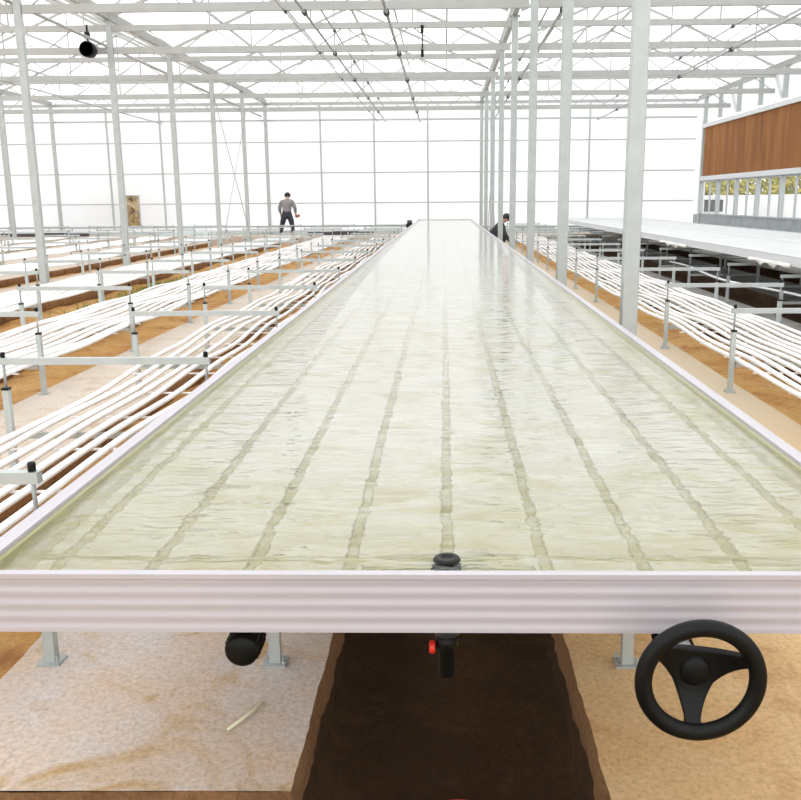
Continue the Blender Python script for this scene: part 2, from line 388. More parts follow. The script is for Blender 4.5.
# ------------------------------------------------------------------ steelwork
def wall_posts():
    k=0; first=None
    xs_=[1.4+2*i for i in range(-12,4)]
    for i,x in enumerate(xs_):
        if x in COLX: continue
        if any(abs(x-c)<.3 for c in COLX): continue
        mb=MB().box(-.03,.03,-.03,.03,.36,EAVE-.08)
        if first is None: first=mb.build('wall_post',galv); o=first
        else: o=first.copy(); COL.objects.link(o)
        o.location=(x,YW-.07,0)
        px=proj(x,YW,2)[0]
        k+= 1 if px>0 else 0
        tag(o,'thin steel post, %s from the left, against the far white film wall'%ORD[k-1] if px>0 else 'thin steel post of the far wall beyond the left edge of the view','post','thin posts of the far wall')
wall_posts()
def column_proto():
    t=empty('steel_column')
    s=MB(); prof=[(-.06,-.04),(-.052,-.048),(.052,-.048),(.06,-.04),(.06,.04),(.052,.048),(-.052,.048),(-.06,.04)]
    s.extrude(prof,(0,0,.012),(0,0,4.93),(1,0,0),(0,1,0)); s.build('shaft',galv,t)
    b=MB().box(-.11,.11,-.1,.1,0,.014)
    for u in (-.085,.085):
        for v in (-.075,.075): b.lathe([(.011,.014),(.011,.035)],Matrix.Translation((u,v,0)),8)
    b.build('base_plate',galv_dark,t)
    MB().box(-.1,.1,-.09,.09,4.925,4.945).build('top_plate',galv,t)
    return t
cp=column_proto(); first=True
for cx in COLX[:3]:
    k=0; L=COLY+[YW-.12]
    for y in L:
        x_,_=proj(cx,y,1.5); vis= -12<x_<815
        if not vis and abs(x_-400)>900: continue
        o=cp if first else copy_tree(cp); first=False
        o.location=(cx,y,0 if y<33 else .20)
        if y>33:
            for ch in o.children:
                pass
            o.scale=(1,1,(4.945-.20)/4.945)
        if vis:
            k+=1
            wh={1.4:'row right of the water tray',-6.62:'row crossing the left benches',-14.62:'farthest row at the left'}[cx]
            tag(o,'square grey steel column, %s from the camera in the %s'%(ORD[k-1],wh),'column','steel columns')
        else: tag(o,'square grey steel column beyond the left edge of the view','column','steel columns')
# gutters on the column rows
for cx,nm in ((-14.62,'over the farthest column row at left'),(-6.62,'over the left column row'),(1.4,'over the column row right of the tray'),(9.4,'over the cooling pad wall')):
    s=MB(); prof=[(-.09,.14),(-.09,.13),(-.05,0),(.05,0),(.09,.13),(.09,.14),(.082,.14),(.044,.012),(-.044,.012),(-.082,.14)]
    s.extrude(prof,(cx,-2.9,4.948),(cx,YW-.05,4.948),(1,0,0),(0,0,1))
    tag(s.build('rain_gutter',truss_m),'long grey steel gutter beam running '+nm,'gutter','roof gutters')
# lattice trusses across each bay
ZBOT=4.37; ZTOP=4.79
def truss_proto():
    t=empty('roof_truss'); L=7.86; h=L/2
    MB().box(-h,h,-.035,.035,ZBOT-.065,ZBOT+.065).build('bottom_chord',truss_m,t)
    MB().box(-h,h,-.035,.035,ZTOP-.058,ZTOP+.058).build('top_chord',truss_m,t)
    n=6; st=L/n
    for i in range(n):
        c=-h+st*(i+.5)
        for sg in (-1,1):
            MB().bar((c+sg*.05,0,ZTOP-.05),(c+sg*.52,0,ZBOT+.05),.022).build('web_bar',truss_m,t)
    for sg in (-1,1):
        MB().bar((sg*(h-.05),0,EAVE+.06),(0,0,RIDGE+.0),.05,.06).build('rafter',truss_m,t)
    for x in (-2.0,0,2.0):
        zt=RIDGE-(RIDGE-EAVE-.06)*abs(x)/h
        MB().bar((x,0,ZTOP+.05),(x,0,zt-.03),.03).build('strut',truss_m,t)
    return t
tp=truss_proto(); first=True
for (a,b),nm in zip(bays,('the farthest bay at left','the left bench bay','the bay above the water tray','the bay on the cooling pad side')):
    for k,y in enumerate(COLY):
        if a<-20 and y<26: continue
        if a<-14 and y<14: continue
        o=tp if first else copy_tree(tp); first=False
        o.location=((a+b)/2,y,0)
        if y<14: tag(o,'grey lattice roof truss above the top edge of the view','truss','roof trusses above the view')
        else: tag(o,'grey lattice truss, %s from the camera, across %s'%(ORD[k-2],nm),'truss','roof trusses')
# longitudinal rods, pipes and shafts under the roof
def rod(name,x,z,r,m,label,cat,grp=None,y0=3,y1=YW-.1,clips=True):
    t=empty(name,(x,0,z))
    MB().tube([(0,y0,0),(0,y1,0)],r,8).build('pipe',m,t)
    if clips:
        for y in COLY:
            if y>=y0: MB().tube([(0,y-.07,0),(0,y+.07,0)],r*2.0,8).build('clamp',darkm,t)
    tag(t,label,cat,grp); return t
rod('drive_shaft',-2.15,ZBOT-.095,.022,galv_dark,'dark drive shaft below the trusses, left of the tray','shaft','roof drive shafts')
rod('drive_shaft',-2.15,ZTOP-.09,.016,galv_dark,'thin dark rod under the upper chords, left of the tray','shaft','roof drive shafts')
rod('drive_shaft',1.83,ZBOT-.095,.022,galv_dark,'dark drive shaft below the trusses, just right of the near columns','shaft','roof drive shafts')
rod('drive_shaft',1.83,ZTOP-.09,.016,galv_dark,'thin dark rod under the upper chords, just right of the near columns','shaft','roof drive shafts')
rod('drive_shaft',5.65,ZBOT-.095,.022,galv_dark,'dark drive shaft below the trusses over the white trays at right','shaft','roof drive shafts')
rod('drive_shaft',5.65,ZTOP-.09,.016,galv_dark,'thin dark rod under the upper chords over the white trays','shaft','roof drive shafts')
rod('drive_shaft',-2.45,ZBOT-.08,.012,galv_dark,'thinnest dark rod below the trusses, leftmost over the tray bay','shaft','roof drive shafts')
rod('spray_pipe',-.88,ZBOT-.11,.026,galv_dark,'grey spray pipe hung below the trusses along the tray','pipe')
rod('tie_pipe',-6.78,4.50,.03,truss_m,'pale pipe running along the left column row below the gutter','pipe','tie pipes',clips=False)
rod('tie_pipe',-10.5,ZBOT-.095,.022,truss_m,'pale pipe below the trusses over the left benches','pipe','tie pipes',clips=False)
# cross braces in the column rows
for cx,nm in ((-6.62,'left column row'),(1.4,'column row right of the tray')):
    for a,b,d in ((26.85,30.85,'falling towards the far wall'),(30.85,26.85,'rising towards the far wall')):
        off=.07 if a<b else .10
        o=MB().tube([(cx+off,a,4.3),(cx+off,b,.25)],.011,6).build('brace_rod',galv_dark)
        tag(o,'thin diagonal brace in the %s, %s'%(nm,d),'brace','brace rods')

# ------------------------------------------------------------------ right side wall: cooling pad, windows, grey base
XR=9.4
tag(MB().box(XR,XR+.1,5,YW,-.2,.85).build('wall_right',greyw),kind='structure')
film('wall_right_upper',[[(XR+.12,5,4.12),(XR+.12,33.9,4.12),(XR+.12,33.9,EAVE+.1),(XR+.12,5,EAVE+.1)]],film_wall)
film('wall_right_end',[[(XR+.12,33.9,.9),(XR+.12,yb,.9),(XR+.12,yb,EAVE+.1),(XR+.12,33.9,EAVE+.1)]],film_wall)
film('wall_right_front',[[(XR+.12,-3,-.2),(XR+.12,5,-.2),(XR+.12,5,EAVE+.1),(XR+.12,-3,EAVE+.1)]],film_wall)
pd=empty('cooling_pad',(XR,0,2.17))
MB().box(-.04,.12,6,33.75,.03,1.72).build('pad',pad_m,pd)
MB().box(-.10,.14,6,33.85,1.72,1.86).build('top_gutter',whitep,pd)
MB().box(-.10,.14,6,33.85,-.12,.03).build('bottom_gutter',whitep,pd)
tag(pd,'long brown corrugated cooling pad with white top and bottom gutters on right wall','cooling pad')
# end post and upper posts
for i,y in enumerate([33.95,32.2,30.2,28.2,26.2,24.2,22.2,20.2,18.2]):
    o=MB().box(XR-.06,XR+.06,y-.06,y+.06,4.12,4.945).build('upper_post',galv); tag(o,'short grey post above the cooling pad, %s from the far wall'%ORD[i],'post','posts above the cooling pad')
for i,y in enumerate([30.2,26.2,22.2]):
    o=MB().extrude([(0,0),(.7,.72),(.85,.72),(.2,0)],(XR-.03,y+.07,4.13),(XR+.03,y+.07,4.13),(0,1,0),(0,0,1)).build('slanted_bracket',whitep)
    tag(o,'white slanted bracket on the cooling pad gutter, %s from the far wall'%ORD[i],'bracket','slanted brackets')
o=MB().box(XR-.07,XR+.07,33.9,34.05,.0,4.12).build('end_post',galv); tag(o,'grey post at the far end of the cooling pad wall','post')
for i in range(12):
    y1=33.88-2*i; y0=y1-2
    f=MB()
    f.box(XR-.05,XR+.08,y0,y0+.11,.85,2.05); f.box(XR,XR+.06,y0+1.03,y0+1.08,.89,2.01)
    f.box(XR-.02,XR+.08,y0+.11,y1,.85,.90); f.box(XR-.02,XR+.08,y0+.11,y1,2.00,2.05)
    wo=tag(f.build('window_%d'%(i+2),winfr),kind='structure')
    MB().box(XR+.03,XR+.036,y0+.11,y1,.90,2.00).build('pane',glass,wo)

# ------------------------------------------------------------------ outside the windows
tag(MB().box(16,16.25,20,75,-.3,1.58).build('boundary_wall',whitep),'low white boundary wall seen through the right windows','wall')
def bush(x,y,h,r,i,label,grp,lm=None):
    s=MB(); rnd=random.Random(i)
    for _ in range(1500):
        u=rnd.uniform(0,2*PI); t=rnd.uniform(-.9,1); q=math.sqrt(max(0,1-t*t))*rnd.uniform(.75,1.05)
        c=Vector((r*q*math.cos(u),r*q*math.sin(u),h*.5+h*.5*t*.98)); 
        a=Vector((rnd.gauss(0,1),rnd.gauss(0,1),rnd.gauss(0,1))).normalized(); b=a.orthogonal().normalized(); L=rnd.uniform(.12,.26)
        n=a.cross(b)
        s.add([c-a*L,c+b*L*.45+n*.02,c+a*L,c-b*L*.45+n*.02],[(0,1,2,3)])
    t=empty('shrub',(x,y,-.25))
    s.build('foliage',lm or leafm,t,recalc=False)
    k=MB()
    for j in range(5):
        w_=j*1.26; k.tube([(0,0,0),(.25*r*math.cos(w_),.25*r*math.sin(w_),h*.35),(.5*r*math.cos(w_),.5*r*math.sin(w_),h*.7)],[.06,.04,.02],6)
    k.build('stem',mat('bark',(.2,.12,.06),.9) if 'bark' not in bpy.data.materials else bpy.data.materials['bark'],t)
    tag(t,label,'shrub',grp)
for i in range(12):
    y=32+3.9*i
    bush(18.6+1.1*(i%2),y,3.5+.5*math.sin(i*2.1),1.85,i,'yellow-green shrub behind the white boundary wall outside, %s from the near end'%ORD[i],'shrubs outside the right windows')
bush(-12.6,37.4,2.6,.9,77,'yellow shrub outside, seen through the narrow slit in the far wall',None,mat('dry_leaves',(.80,.58,.20),.7,nscale=1.3,c2=(.50,.33,.15)))
# a parked van
v=empty('van',(12.7,46.6,-.25))
bd=MB(); prof=[(-2.0,.35),(2.0,.35),(2.05,.9),(1.55,1.05),(1.05,1.75),(-1.9,1.8),(-2.0,1.0)]
bd.extrude(prof,(-.8,0,0),(.8,0,0),(0,1,0),(0,0,1)); bd.build('body',whitep,v,bevel=.06)
for sx in (-.81,.81):
    MB().extrude([(-1.8,1.05),(.95,1.05),(.6,1.6),(-1.8,1.62)],(sx-.012,0,0),(sx+.012,0,0),(0,1,0),(0,0,1)).build('side_window',darkm,v)
for sx in (-.74,.74):
    for sy in (-1.25,1.25):
        MB().lathe([(.33,-.1),(.36,-.06),(.36,.06),(.33,.1)],Matrix.Translation((sx,sy,.36))@Matrix.Rotation(PI/2,4,'Y'),20).build('wheel',blackrub,v)
MB().box(-.72,.72,-2.03,-1.95,1.05,1.6).build('rear_window',darkm,v)
tag(v,'white van with dark windows parked outside, seen through the farthest right window','van')

# ------------------------------------------------------------------ the water tray
TX0,TX1,TY0,TY1=-.925,.97,1.564,33.3
ZR=.751; ZF=.632
def rail_profile(w=.04):
    """a = distance outward (0 inside .. w outside), b = height; outer face with soft flutes"""
    p=[(0,ZF),(w,ZF)]
    z0=ZF+.006; z1=ZR-.014; N=40
    for i in range(N+1):
        u=i/N; p.append((w-.0007*(1-math.cos(2*PI*4*u)),z0+(z1-z0)*u))
    p+= [(w+.0015,ZR-.010),(w+.0015,ZR-.001),(w+.0005,ZR),(-.002,ZR),(-.002,ZR-.006),(0,ZR-.006)]
    return p
def make_tray(name,x0,x1,y0,y1,wet):
    t=empty(name,((x0+x1)/2,y0,ZF)); ox,oy,oz=-(x0+x1)/2,-y0,-ZF
    def bl(mb,n,m,par=t):
        o=mb.build(n,m,par); o.location=(ox,oy,oz); return o
    wd=.034; fd=.014; P=rail_profile(wd); PF=rail_profile(fd); rm=alum if wet else whitep
    bl(MB().extrude(PF,(x0,y0+fd,0),(x1,y0+fd,0),(0,-1,0),(0,0,1)),'front_rail',rm)
    bl(MB().extrude(PF,(x0,y1-fd,0),(x1,y1-fd,0),(0,1,0),(0,0,1)),'end_rail',rm)
    bl(MB().extrude(P,(x0+wd,y0+fd+.0005,0),(x0+wd,y1-fd-.0005,0),(-1,0,0),(0,0,1)),'side_rail',rm)
    bl(MB().extrude(P,(x1-wd,y0+fd+.0005,0),(x1-wd,y1-fd-.0005,0),(1,0,0),(0,0,1)),'side_rail',rm)
    a0,a1,b0,b1=x0+wd+.001,x1-wd-.001,y0+fd+.001,y1-fd-.001
    s=MB()
    if wet:
        ch=[0.005+.198*k for k in range(-4,5)]
        ch=[c for c in ch if a0+.06<c<a1-.06]
        xb=[]
        for c in ch: xb+= [(c-.014,ZB),(c-.009,ZG),(c+.009,ZG),(c+.014,ZB)]
        X=[(a0,ZR-.012),(a0+.006,ZB+.010),(a0+.014,ZB+.001),(a0+.03,ZG+.003),(a0+.05,ZG+.003),(a0+.056,ZB)]+xb+[(a1-.056,ZB),(a1-.05,ZG+.003),(a1-.03,ZG+.003),(a1-.014,ZB+.001),(a1-.006,ZB+.010),(a1,ZR-.012)]
        Yl=[(b0,'w'),(b0+.012,'e'),(b0+.02,'p')]
        # sump + cross channel
        Yl+= [(b0+.150,'p'),(b0+.155,'g'),(b0+.170,'g'),(b0+.175,'p')]
        y=b0+.29
        while y<b1-.1:
            st=.112 if y<9 else .5
            if y<9: Yl+= [(y,'p'),(y+.003,'l'),(y+.009,'l'),(y+.012,'p')]
            else: Yl+= [(y,'p')]
            y+=st
        Yl+= [(b1-.02,'p'),(b1-.012,'e'),(b1,'w')]
        X=sorted(X+[(q,ZB) for q in(-.170,-.164,-.140,-.134,.144,.150,.174,.180)],key=lambda c:c[0])
        Yl=[(b0,'w'),(b0+.012,'e'),(b0+.02,'p'),(b0+.03,'p'),(b0+.098,'p'),(b0+.102,'p'),(b0+.118,'p'),(b0+.122,'p')]+Yl[3:]
        def sump(xx,yy):
            o=-.165<xx<.175 and b0+.0<yy<b0+.120; n=-.139<xx<.149 and yy<b0+.100
            return o and not n
        vs=[]
        for yy,kd in Yl:
            for xx,zz in X:
                z=zz
                edge = zz>ZB+.0005
                if kd=='w': z=ZR-.012
                elif kd=='e': z=max(zz,ZB+.010)
                elif kd=='g' and not edge: z=min(zz,ZG)
                elif kd=='l' and not edge: z=min(zz,ZB-.0022)
                if sump(xx,yy) and kd=='p': z=min(z,ZG)
                vs.append((xx,yy,z))
        n=len(X); fs=[(j*n+i,j*n+i+1,(j+1)*n+i+1,(j+1)*n+i) for j in range(len(Yl)-1) for i in range(n-1)]
        s.add(vs,fs,False)
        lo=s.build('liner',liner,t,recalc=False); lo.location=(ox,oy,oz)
        # the material reads world heights through object space, so keep mesh in world numbers
    else:
        zf=.735
        s.add([(a0,b0,ZR-.012),(a1,b0,ZR-.012),(a1,b1,ZR-.012),(a0,b1,ZR-.012),(a0+.03,b0+.03,zf),(a1-.03,b0+.03,zf),(a1-.03,b1-.03,zf),(a0+.03,b1-.03,zf)],
              [(0,1,5,4),(1,2,6,5),(2,3,7,6),(3,0,4,7),(4,5,6,7)])
        bl(s,'liner',dry_liner)
    # cross bearers under the liner
    u=MB()
    y=y0+.6
    while y<y1-.2: u.box(x0+.04,x1-.04,y-.015,y+.015,ZF+.001,ZF+.022); y+=1.02
    bl(u,'bearers',galv)
    return t,bl
tray,bl=make_tray('grow_bench_tray',TX0,TX1,TY0,TY1,True)
tag(tray,'long aluminium-framed white tray brimming with clear shallow water','tray')
# sump outlet: black strainer on the liner, valve below
st=MB(); M=Matrix.Translation((.004,1.682,0))
st.lathe([(.024,ZB-.002),(.024,ZB+.046),(.0275,ZB+.050),(.0275,ZB+.060),(.024,ZB+.064),(.013,ZB+.064),(.012,ZB+.061),(0,ZB+.061)],M,16)
for k in range(8):
    a=k*PI/4; st.cbox((.004+.026*math.cos(a),1.682+.026*math.sin(a),ZB+.012),(.008,.008,.024))
bl(st,'strainer',blackp)
vl=MB(); M=Matrix.Translation((.004,TY0+.115,0))
vl.lathe([(.020,ZF+.03),(.020,ZF-.005),(.026,ZF-.006),(.026,ZF-.058),(.022,ZF-.062)],M,18)
vo=bl(vl,'drain_valve',greyp)
MB().lathe([(.023,ZF-.060),(.023,ZF-.085),(.019,ZF-.087),(.017,ZF-.150),(.012,ZF-.152)],M,18).build('outlet',blackp,vo)
MB().lathe([(.012,0),(.014,.004),(.014,.010),(.010,.012)],Matrix.Translation((-.020,TY0+.105,ZF-.084))@Matrix.Rotation(-PI/2,4,'Y'),14).build('red_knob',redp,vo)
pk=bl(MB().tube([(.040,TY0+.115,ZF+.01),(.042,TY0+.113,ZF-.02),(.036,TY0+.112,ZF-.035)],.0055,8),'cable_end',copper)
# water
wtr=MB().add([(TX0+.036,TY0+.0165,.732),(TX1-.036,TY0+.0165,.732),(TX1-.036,TY1-.0165,.732),(TX0+.036,TY1-.0165,.732)],[(0,1,2,3)]).build('water',water_m,recalc=False)
tag(wtr,'clear rippled water filling the long tray','water',kind='stuff')
# two dry white trays at right
for i,(a,b) in enumerate(((4.14,5.576),(5.58,7.02))):
    t2,_=make_tray('grow_bench_tray',a,b,1.6,33.0,False)
    tag(t2,['dry white tray on the right, the nearer of two, over the shaded bench row','dry white tray on the right, the farther one, beside the cooling pad wall'][i],'tray','dry trays at right')
# plastic film scraps hanging off the white tray
for i,(y,L,d) in enumerate(((10.9,1.5,.07),(15.6,1.9,.07))):
    s=MB(); n=16; vs=[]
    for k in range(n+1):
        yy=y+L*k/n; dd=d*(.55+.45*math.sin(k*1.3))*math.sin(PI*min(1,max(.12,k/n)))
        vs+= [(4.128,yy,.66),(4.122-.01*math.sin(k*.9),yy,.63),(4.115+.015*math.cos(k),yy,.63-dd)]
    s.add(vs,[(3*k+q,3*k+q+1,3*k+q+4,3*k+q+3) for k in range(n) for q in (0,1)],True)
    o=s.build('plastic_film_scrap',mat('film_scrap_%d'%i,(.8,.78,.72),.5),recalc=False)
    so=o.modifiers.new('thick','SOLIDIFY'); so.thickness=.004
    tag(o,['loose whitish film hanging from the nearer white tray, closer scrap','loose whitish film hanging from the nearer white tray, farther scrap'][i],'film','film scraps')

# roll tubes under the tray, end caps, hand wheel
RTX=(-.398,.450); RTZ=.572
for i,x in enumerate(RTX):
    t=empty('roll_tube',(x,1.6,RTZ))
    MB().tube([(0,.05,0),(0,31.4,0)],.027,14).build('tube',galv,t)
    c=MB(); M=Matrix.Rotation(-PI/2,4,'X')
    c.lathe([(.0,-.002),(.026,-.002),(.033,.004),(.034,.012),(.034,.075),(.030,.08)],M,24); 
    for k in range(20):
        a=2*PI*k/20; c.bar((.0335*math.cos(a),.014,.0335*math.sin(a)),(.0335*math.cos(a),.074,.0335*math.sin(a)),.004,.004)
    c.build('end_cap',blackrub,t)
    tag(t,['roll tube with black end cap, under the tray left of the trench','roll tube behind the black hand wheel, under the tray'][i],'tube','roll tubes')
hw=empty('hand_wheel',(RTX[1],1.45,.600))
def torus(R,r,n=64,m=16,fl=.9):
    s=MB(); vs=[];fs=[]
    for i in range(n):
        a=2*PI*i/n
        for k in range(m):
            b=2*PI*k/m; q=R+r*math.cos(b); vs.append((q*math.cos(a),r*fl*math.sin(b),q*math.sin(a)))
    for i in range(n):
        for k in range(m): fs.append((i*m+k,i*m+(k+1)%m,((i+1)%n)*m+(k+1)%m,((i+1)%n)*m+k))
    return s.add(vs,fs,True)
torus(.1005,.0155).build('rim',blackrub,hw)
DH=.045
h=MB(); M=Matrix.Rotation(-PI/2,4,'X')
h.lathe([(0,DH-.018),(.022,DH-.018),(.030,DH-.010),(.032,DH+.004),(.030,DH+.030)],M,28); h.build('hub',blackrub,hw)
for a in (22,146,266):
    a=math.radians(a); s=MB(); n=10; vs=[];fs=[]
    d=Vector((math.cos(a),0,math.sin(a))); e=Vector((-math.sin(a),0,math.cos(a)))
    for k in range(n+1):
        u=k/n; r=.012+u*.088; wdt=.030*(1-u)**1.5+.0115+.006*max(0,u-.8)/.2; yy=DH*(1-u**2.2)-.002; th=.009
        c=d*r
        vs+= [c+e*wdt+Vector((0,yy-th,0)),c-e*wdt+Vector((0,yy-th,0)),c-e*wdt+Vector((0,yy+th,0)),c+e*wdt+Vector((0,yy+th,0))]
    for k in range(n):
        for q in range(4): fs.append((4*k+q,4*k+(q+1)%4,4*k+4+(q+1)%4,4*k+4+q))
    fs+= [(0,1,2,3),(4*n+3,4*n+2,4*n+1,4*n)]
    s.add(vs,fs,False); s.build('spoke',blackrub,hw,bevel=.004)
MB().lathe([(.016,DH+.026),(.016,DH+.108)],M,16).build('shaft',galv_dark,hw)
tag(hw,'black three-spoke hand wheel at the front of the tray','hand wheel')

# ------------------------------------------------------------------ bench frames (post - crossbar supports)
def frame_proto(zc):
    """origin at left end, floor level; zc = crossbar centre height"""
    t=empty('bench_frame')
    MB().box(0,LB,-.018,.018,zc-.018,zc+.018).build('crossbar',galv,t)
    MB().box(.045,LB-.045,-.015,.015,.195,.225).build('lower_bar',galv,t)
    ph=zc-.155
    for i,x in enumerate((.022,LB-.022)):
        p=MB().box(x-.017,x+.017,-.017,.017,.006,ph).build('post',galv,t)
        b=MB().box(x-.036,x+.036,-.034,.034,0,.006)
        for u in (-.027,.027): b.lathe([(.006,.006),(.006,.016),(.003,.016),(.003,.03)],Matrix.Translation((x+u,.024 if u<0 else -.024,0)),8)
        b.build('base_plate',galv_dark,p)
        MB().box(x-.019,x+.019,-.019,.019,ph,ph+.014).build('collar',blackp,p)
        MB().tube([(x,0,ph+.01),(x,0,zc+.03)],.007,8).build('threaded_rod',galv_dark,p)
        MB().lathe([(.0125,zc+.020),(.0125,zc+.044),(.010,zc+.048),(0,zc+.048)],Matrix.Translation((x,0,0)),10).build('cap',blackp,p)
    return t
def frame_simple(zc):
    s=MB(); s.box(0,LB,-.017,.017,zc-.017,zc+.017).box(.045,LB-.045,-.015,.015,.195,.225)
    for x in (.022,LB-.022):
        s.box(x-.016,x+.016,-.016,.016,0,zc-.155); s.tube([(x,0,zc-.15),(x,0,zc)],.007,6)
    s.m=1
    for x in (.022,LB-.022):
        s.box(x-.018,x+.018,-.018,.018,zc-.155,zc-.141); s.lathe([(.011,zc+.017),(.011,zc+.045)],Matrix.Translation((x,0,0)),6)
    return s.build('bench_frame',[galv,blackp])
FP=frame_proto(.615); FS=frame_simple(.615); FM=frame_proto(.524)
used={}
for key,x0 in ROWS:
    k=0
    for y in FY:
        if x0<-16 and y<24: continue
        a=proj(x0,y,.6)[0]; b=proj(x0+LB,y,.6)[0]
        vis = b>4 and a<797
        if b<-260 or a>1250: continue
        if key=='r3' and y>20: continue
        src = FM if key in('main','r2','r3') else (FP if (y<19 and x0>-7) else FS)
        o = copy_tree(src) if src.name in used else src
        used[src.name]=1
        o.location=(x0,y,0)
        if key=='main': o.scale=(1.03,1,1)
        if key=='main':
            lab='grey frame under the front of the water tray, its feet on the concrete strips' if k==0 else 'grey frame hidden under the water tray behind the front one'
        elif vis: lab='grey crossbar frame, %s from the front, %s'%(ORD[k],ROWN[key])
        else: lab='grey crossbar frame beyond the edge of the view, %s'%ROWN[key]
        tag(o,lab,'bench frame','bench frames '+ROWN[key])
        if vis: k+=1

# ------------------------------------------------------------------ white pipes laid along the rows
PR=.0175
def pipe_row(key,x0,n,y0,y1,spread,wob,zb=.2430):
    rnd=random.Random(sum(map(ord,key))); indv={'l1':1.3,'l2':.8}.get(key,.55)
    pa=[rnd.uniform(0,6.28) for _ in range(6)]
    for i in range(n):
        bx=x0+.055+(LB-.11)*i/(n-1); q=[rnd.uniform(0,6.28) for _ in range(4)]; am=rnd.uniform(.6,1.2)
        pts=[]; y=y0
        while y<=y1:
            sh=wob*(.9*math.sin(y*.5+pa[0])+.25*math.sin(y*1.15+pa[1]))
            c=(i/(n-1)-.5)*spread*math.sin(y*.9+pa[2])
            ind=am*indv*(.011*math.sin(y*1.3+q[0])+.004*math.sin(y*2.6+q[1]))
            z=zb-.018*(.5-.5*math.cos(2*PI*(y-FY[0])/2.04))+.008+.005*math.sin(y*2.3+q[2])
            z=max(z,zb) if abs(((y-FY[0]+1.02)%2.04)-1.02)<.12 else z
            pts.append((min(max(bx+sh+c+ind,x0+.062),x0+LB-.062),y,z)); y+=.22 if y<14 else .5
        o=MB().tube(pts,PR,8).build('white_pipe',pvc,recalc=False)
        tag(o,'white plastic pipe, %s from the left, %s'%(ORD[i],ROWN[key]),'pipe','white pipes laid '+ROWN[key])
def pstart(x0): 
    e=x0+LB
    return max(1.75, abs(e)*922/444*.80) if x0<0 else max(1.9,x0*922/357*.8)
for key,x0 in ROWS:
    if key=='main' : continue
    if key in('r2','r3'): continue
    n=10 if key=='l1' else 11
    wob=.035 if key=='l1' else .012
    pipe_row(key,x0,n,pstart(x0),31.6,.10 if key=='l1' else .04,wob)
# one bent pipe lying in the shade under the right tray
pts=[(4.25+.1*math.sin(y*.8),y,.2425+.03*math.sin(y*.7)**2) for y in [6+.4*k for k in range(30)]]
o=MB().tube(pts,PR,8).build('white_pipe',pvc,recalc=False); tag(o,'single white pipe lying in the dark under the nearer white tray','pipe')
# white spacer strips clipped under the pipes
SP=MB().box(.07,LB-.07,-.010,.010,.197,.205).build('spacer_strip',pvc); sfirst=True
for key,x0 in ROWS:
    if key not in('l1','l2','r1'): continue
    k=0
    for i in range(22):
        y=FY[0]+.68*i+ (.34 if key=='r1' else .4)
        if abs(((y-FY[0]+1.02)%2.04)-1.02)<.1: continue
        if y>16 or not (proj(x0+LB,y,.2)[0]>5 and proj(x0,y,.2)[0]<796): continue
        o=SP if sfirst else SP.copy()
        if not sfirst: COL.objects.link(o)
        sfirst=False
        o.location=(x0,y,.010)
        tag(o,'thin spacer strip, %s from the front, %s'%(ORD[min(k,19)],ROWN[key]),'spacer','spacer strips '+ROWN[key]); k+=1

# ------------------------------------------------------------------ small things
# red basin in the trench
b=empty('red_basin',(.035,2.035,-.27))
MB().lathe([(.0,.006),(.085,.006),(.105,.108),(.115,.108),(.115,.113),(.103,.113),(.100,.10),(.088,.02)][:6]+[(.098,.113),(.083,.012),(0,.012)],n=32).build('bowl',redp,b)
tag(b,'red plastic basin on the trench floor at the bottom edge','basin')
# black circulation fan by the left column
f=empty('circulation_fan',(-6.93,18.50,4.34))
M=Matrix.Rotation(-PI/2,4,'X')
MB().lathe([(.13,-.12),(.15,-.10),(.145,.10),(.13,.12),(.12,.11),(.125,-.11),(.13,-.12)],M,28).build('housing',blackp,f)
hb=MB().lathe([(0,-.07),(.055,-.07),(.06,.07),(0,.07)],M,16).build('motor',darkm,f)
for k in range(5):
    a=k*2*PI/5; d=Vector((math.cos(a),0,math.sin(a))); e=Vector((-math.sin(a),.5,math.cos(a))).normalized()
    MB().add([d*.05+e*.03,d*.05-e*.03,d*.115-e*.045,d*.115+e*.045],[(0,1,2,3)]).build('blade',blackp,f)
br=MB(); br.bar((0,0,.14),(0,0,.46),.03); br.cbox((0,0,.27),(.09,.07,.10))
for k in range(4):
    a=k*PI/2+.4; br.bar((.05*math.cos(a),-.1,.05*math.sin(a)),(.128*math.cos(a),-.1,.128*math.sin(a)),.012)
br.build('bracket',blackp,f)
tag(f,'black circulation fan hung from the trusses by the second left column','fan')
# hanging sensor below the truss
t=empty('hanging_sensor',(-.42,18.78,4.2))
MB().tube([(0,0,.10),(.005,0,.35),(-.004,0,.58)],.012,6).build('cable',blackp,t)
MB().lathe([(.012,.13),(.03,.11),(.032,.0),(.02,-.02),(0,-.02)],n=12).build('probe',blackp,t)
MB().cbox((0,0,.50),(.06,.05,.14)).build('clamp',blackp,t)
tag(t,'small black sensor on a cable hanging from the truss above the tray','sensor')
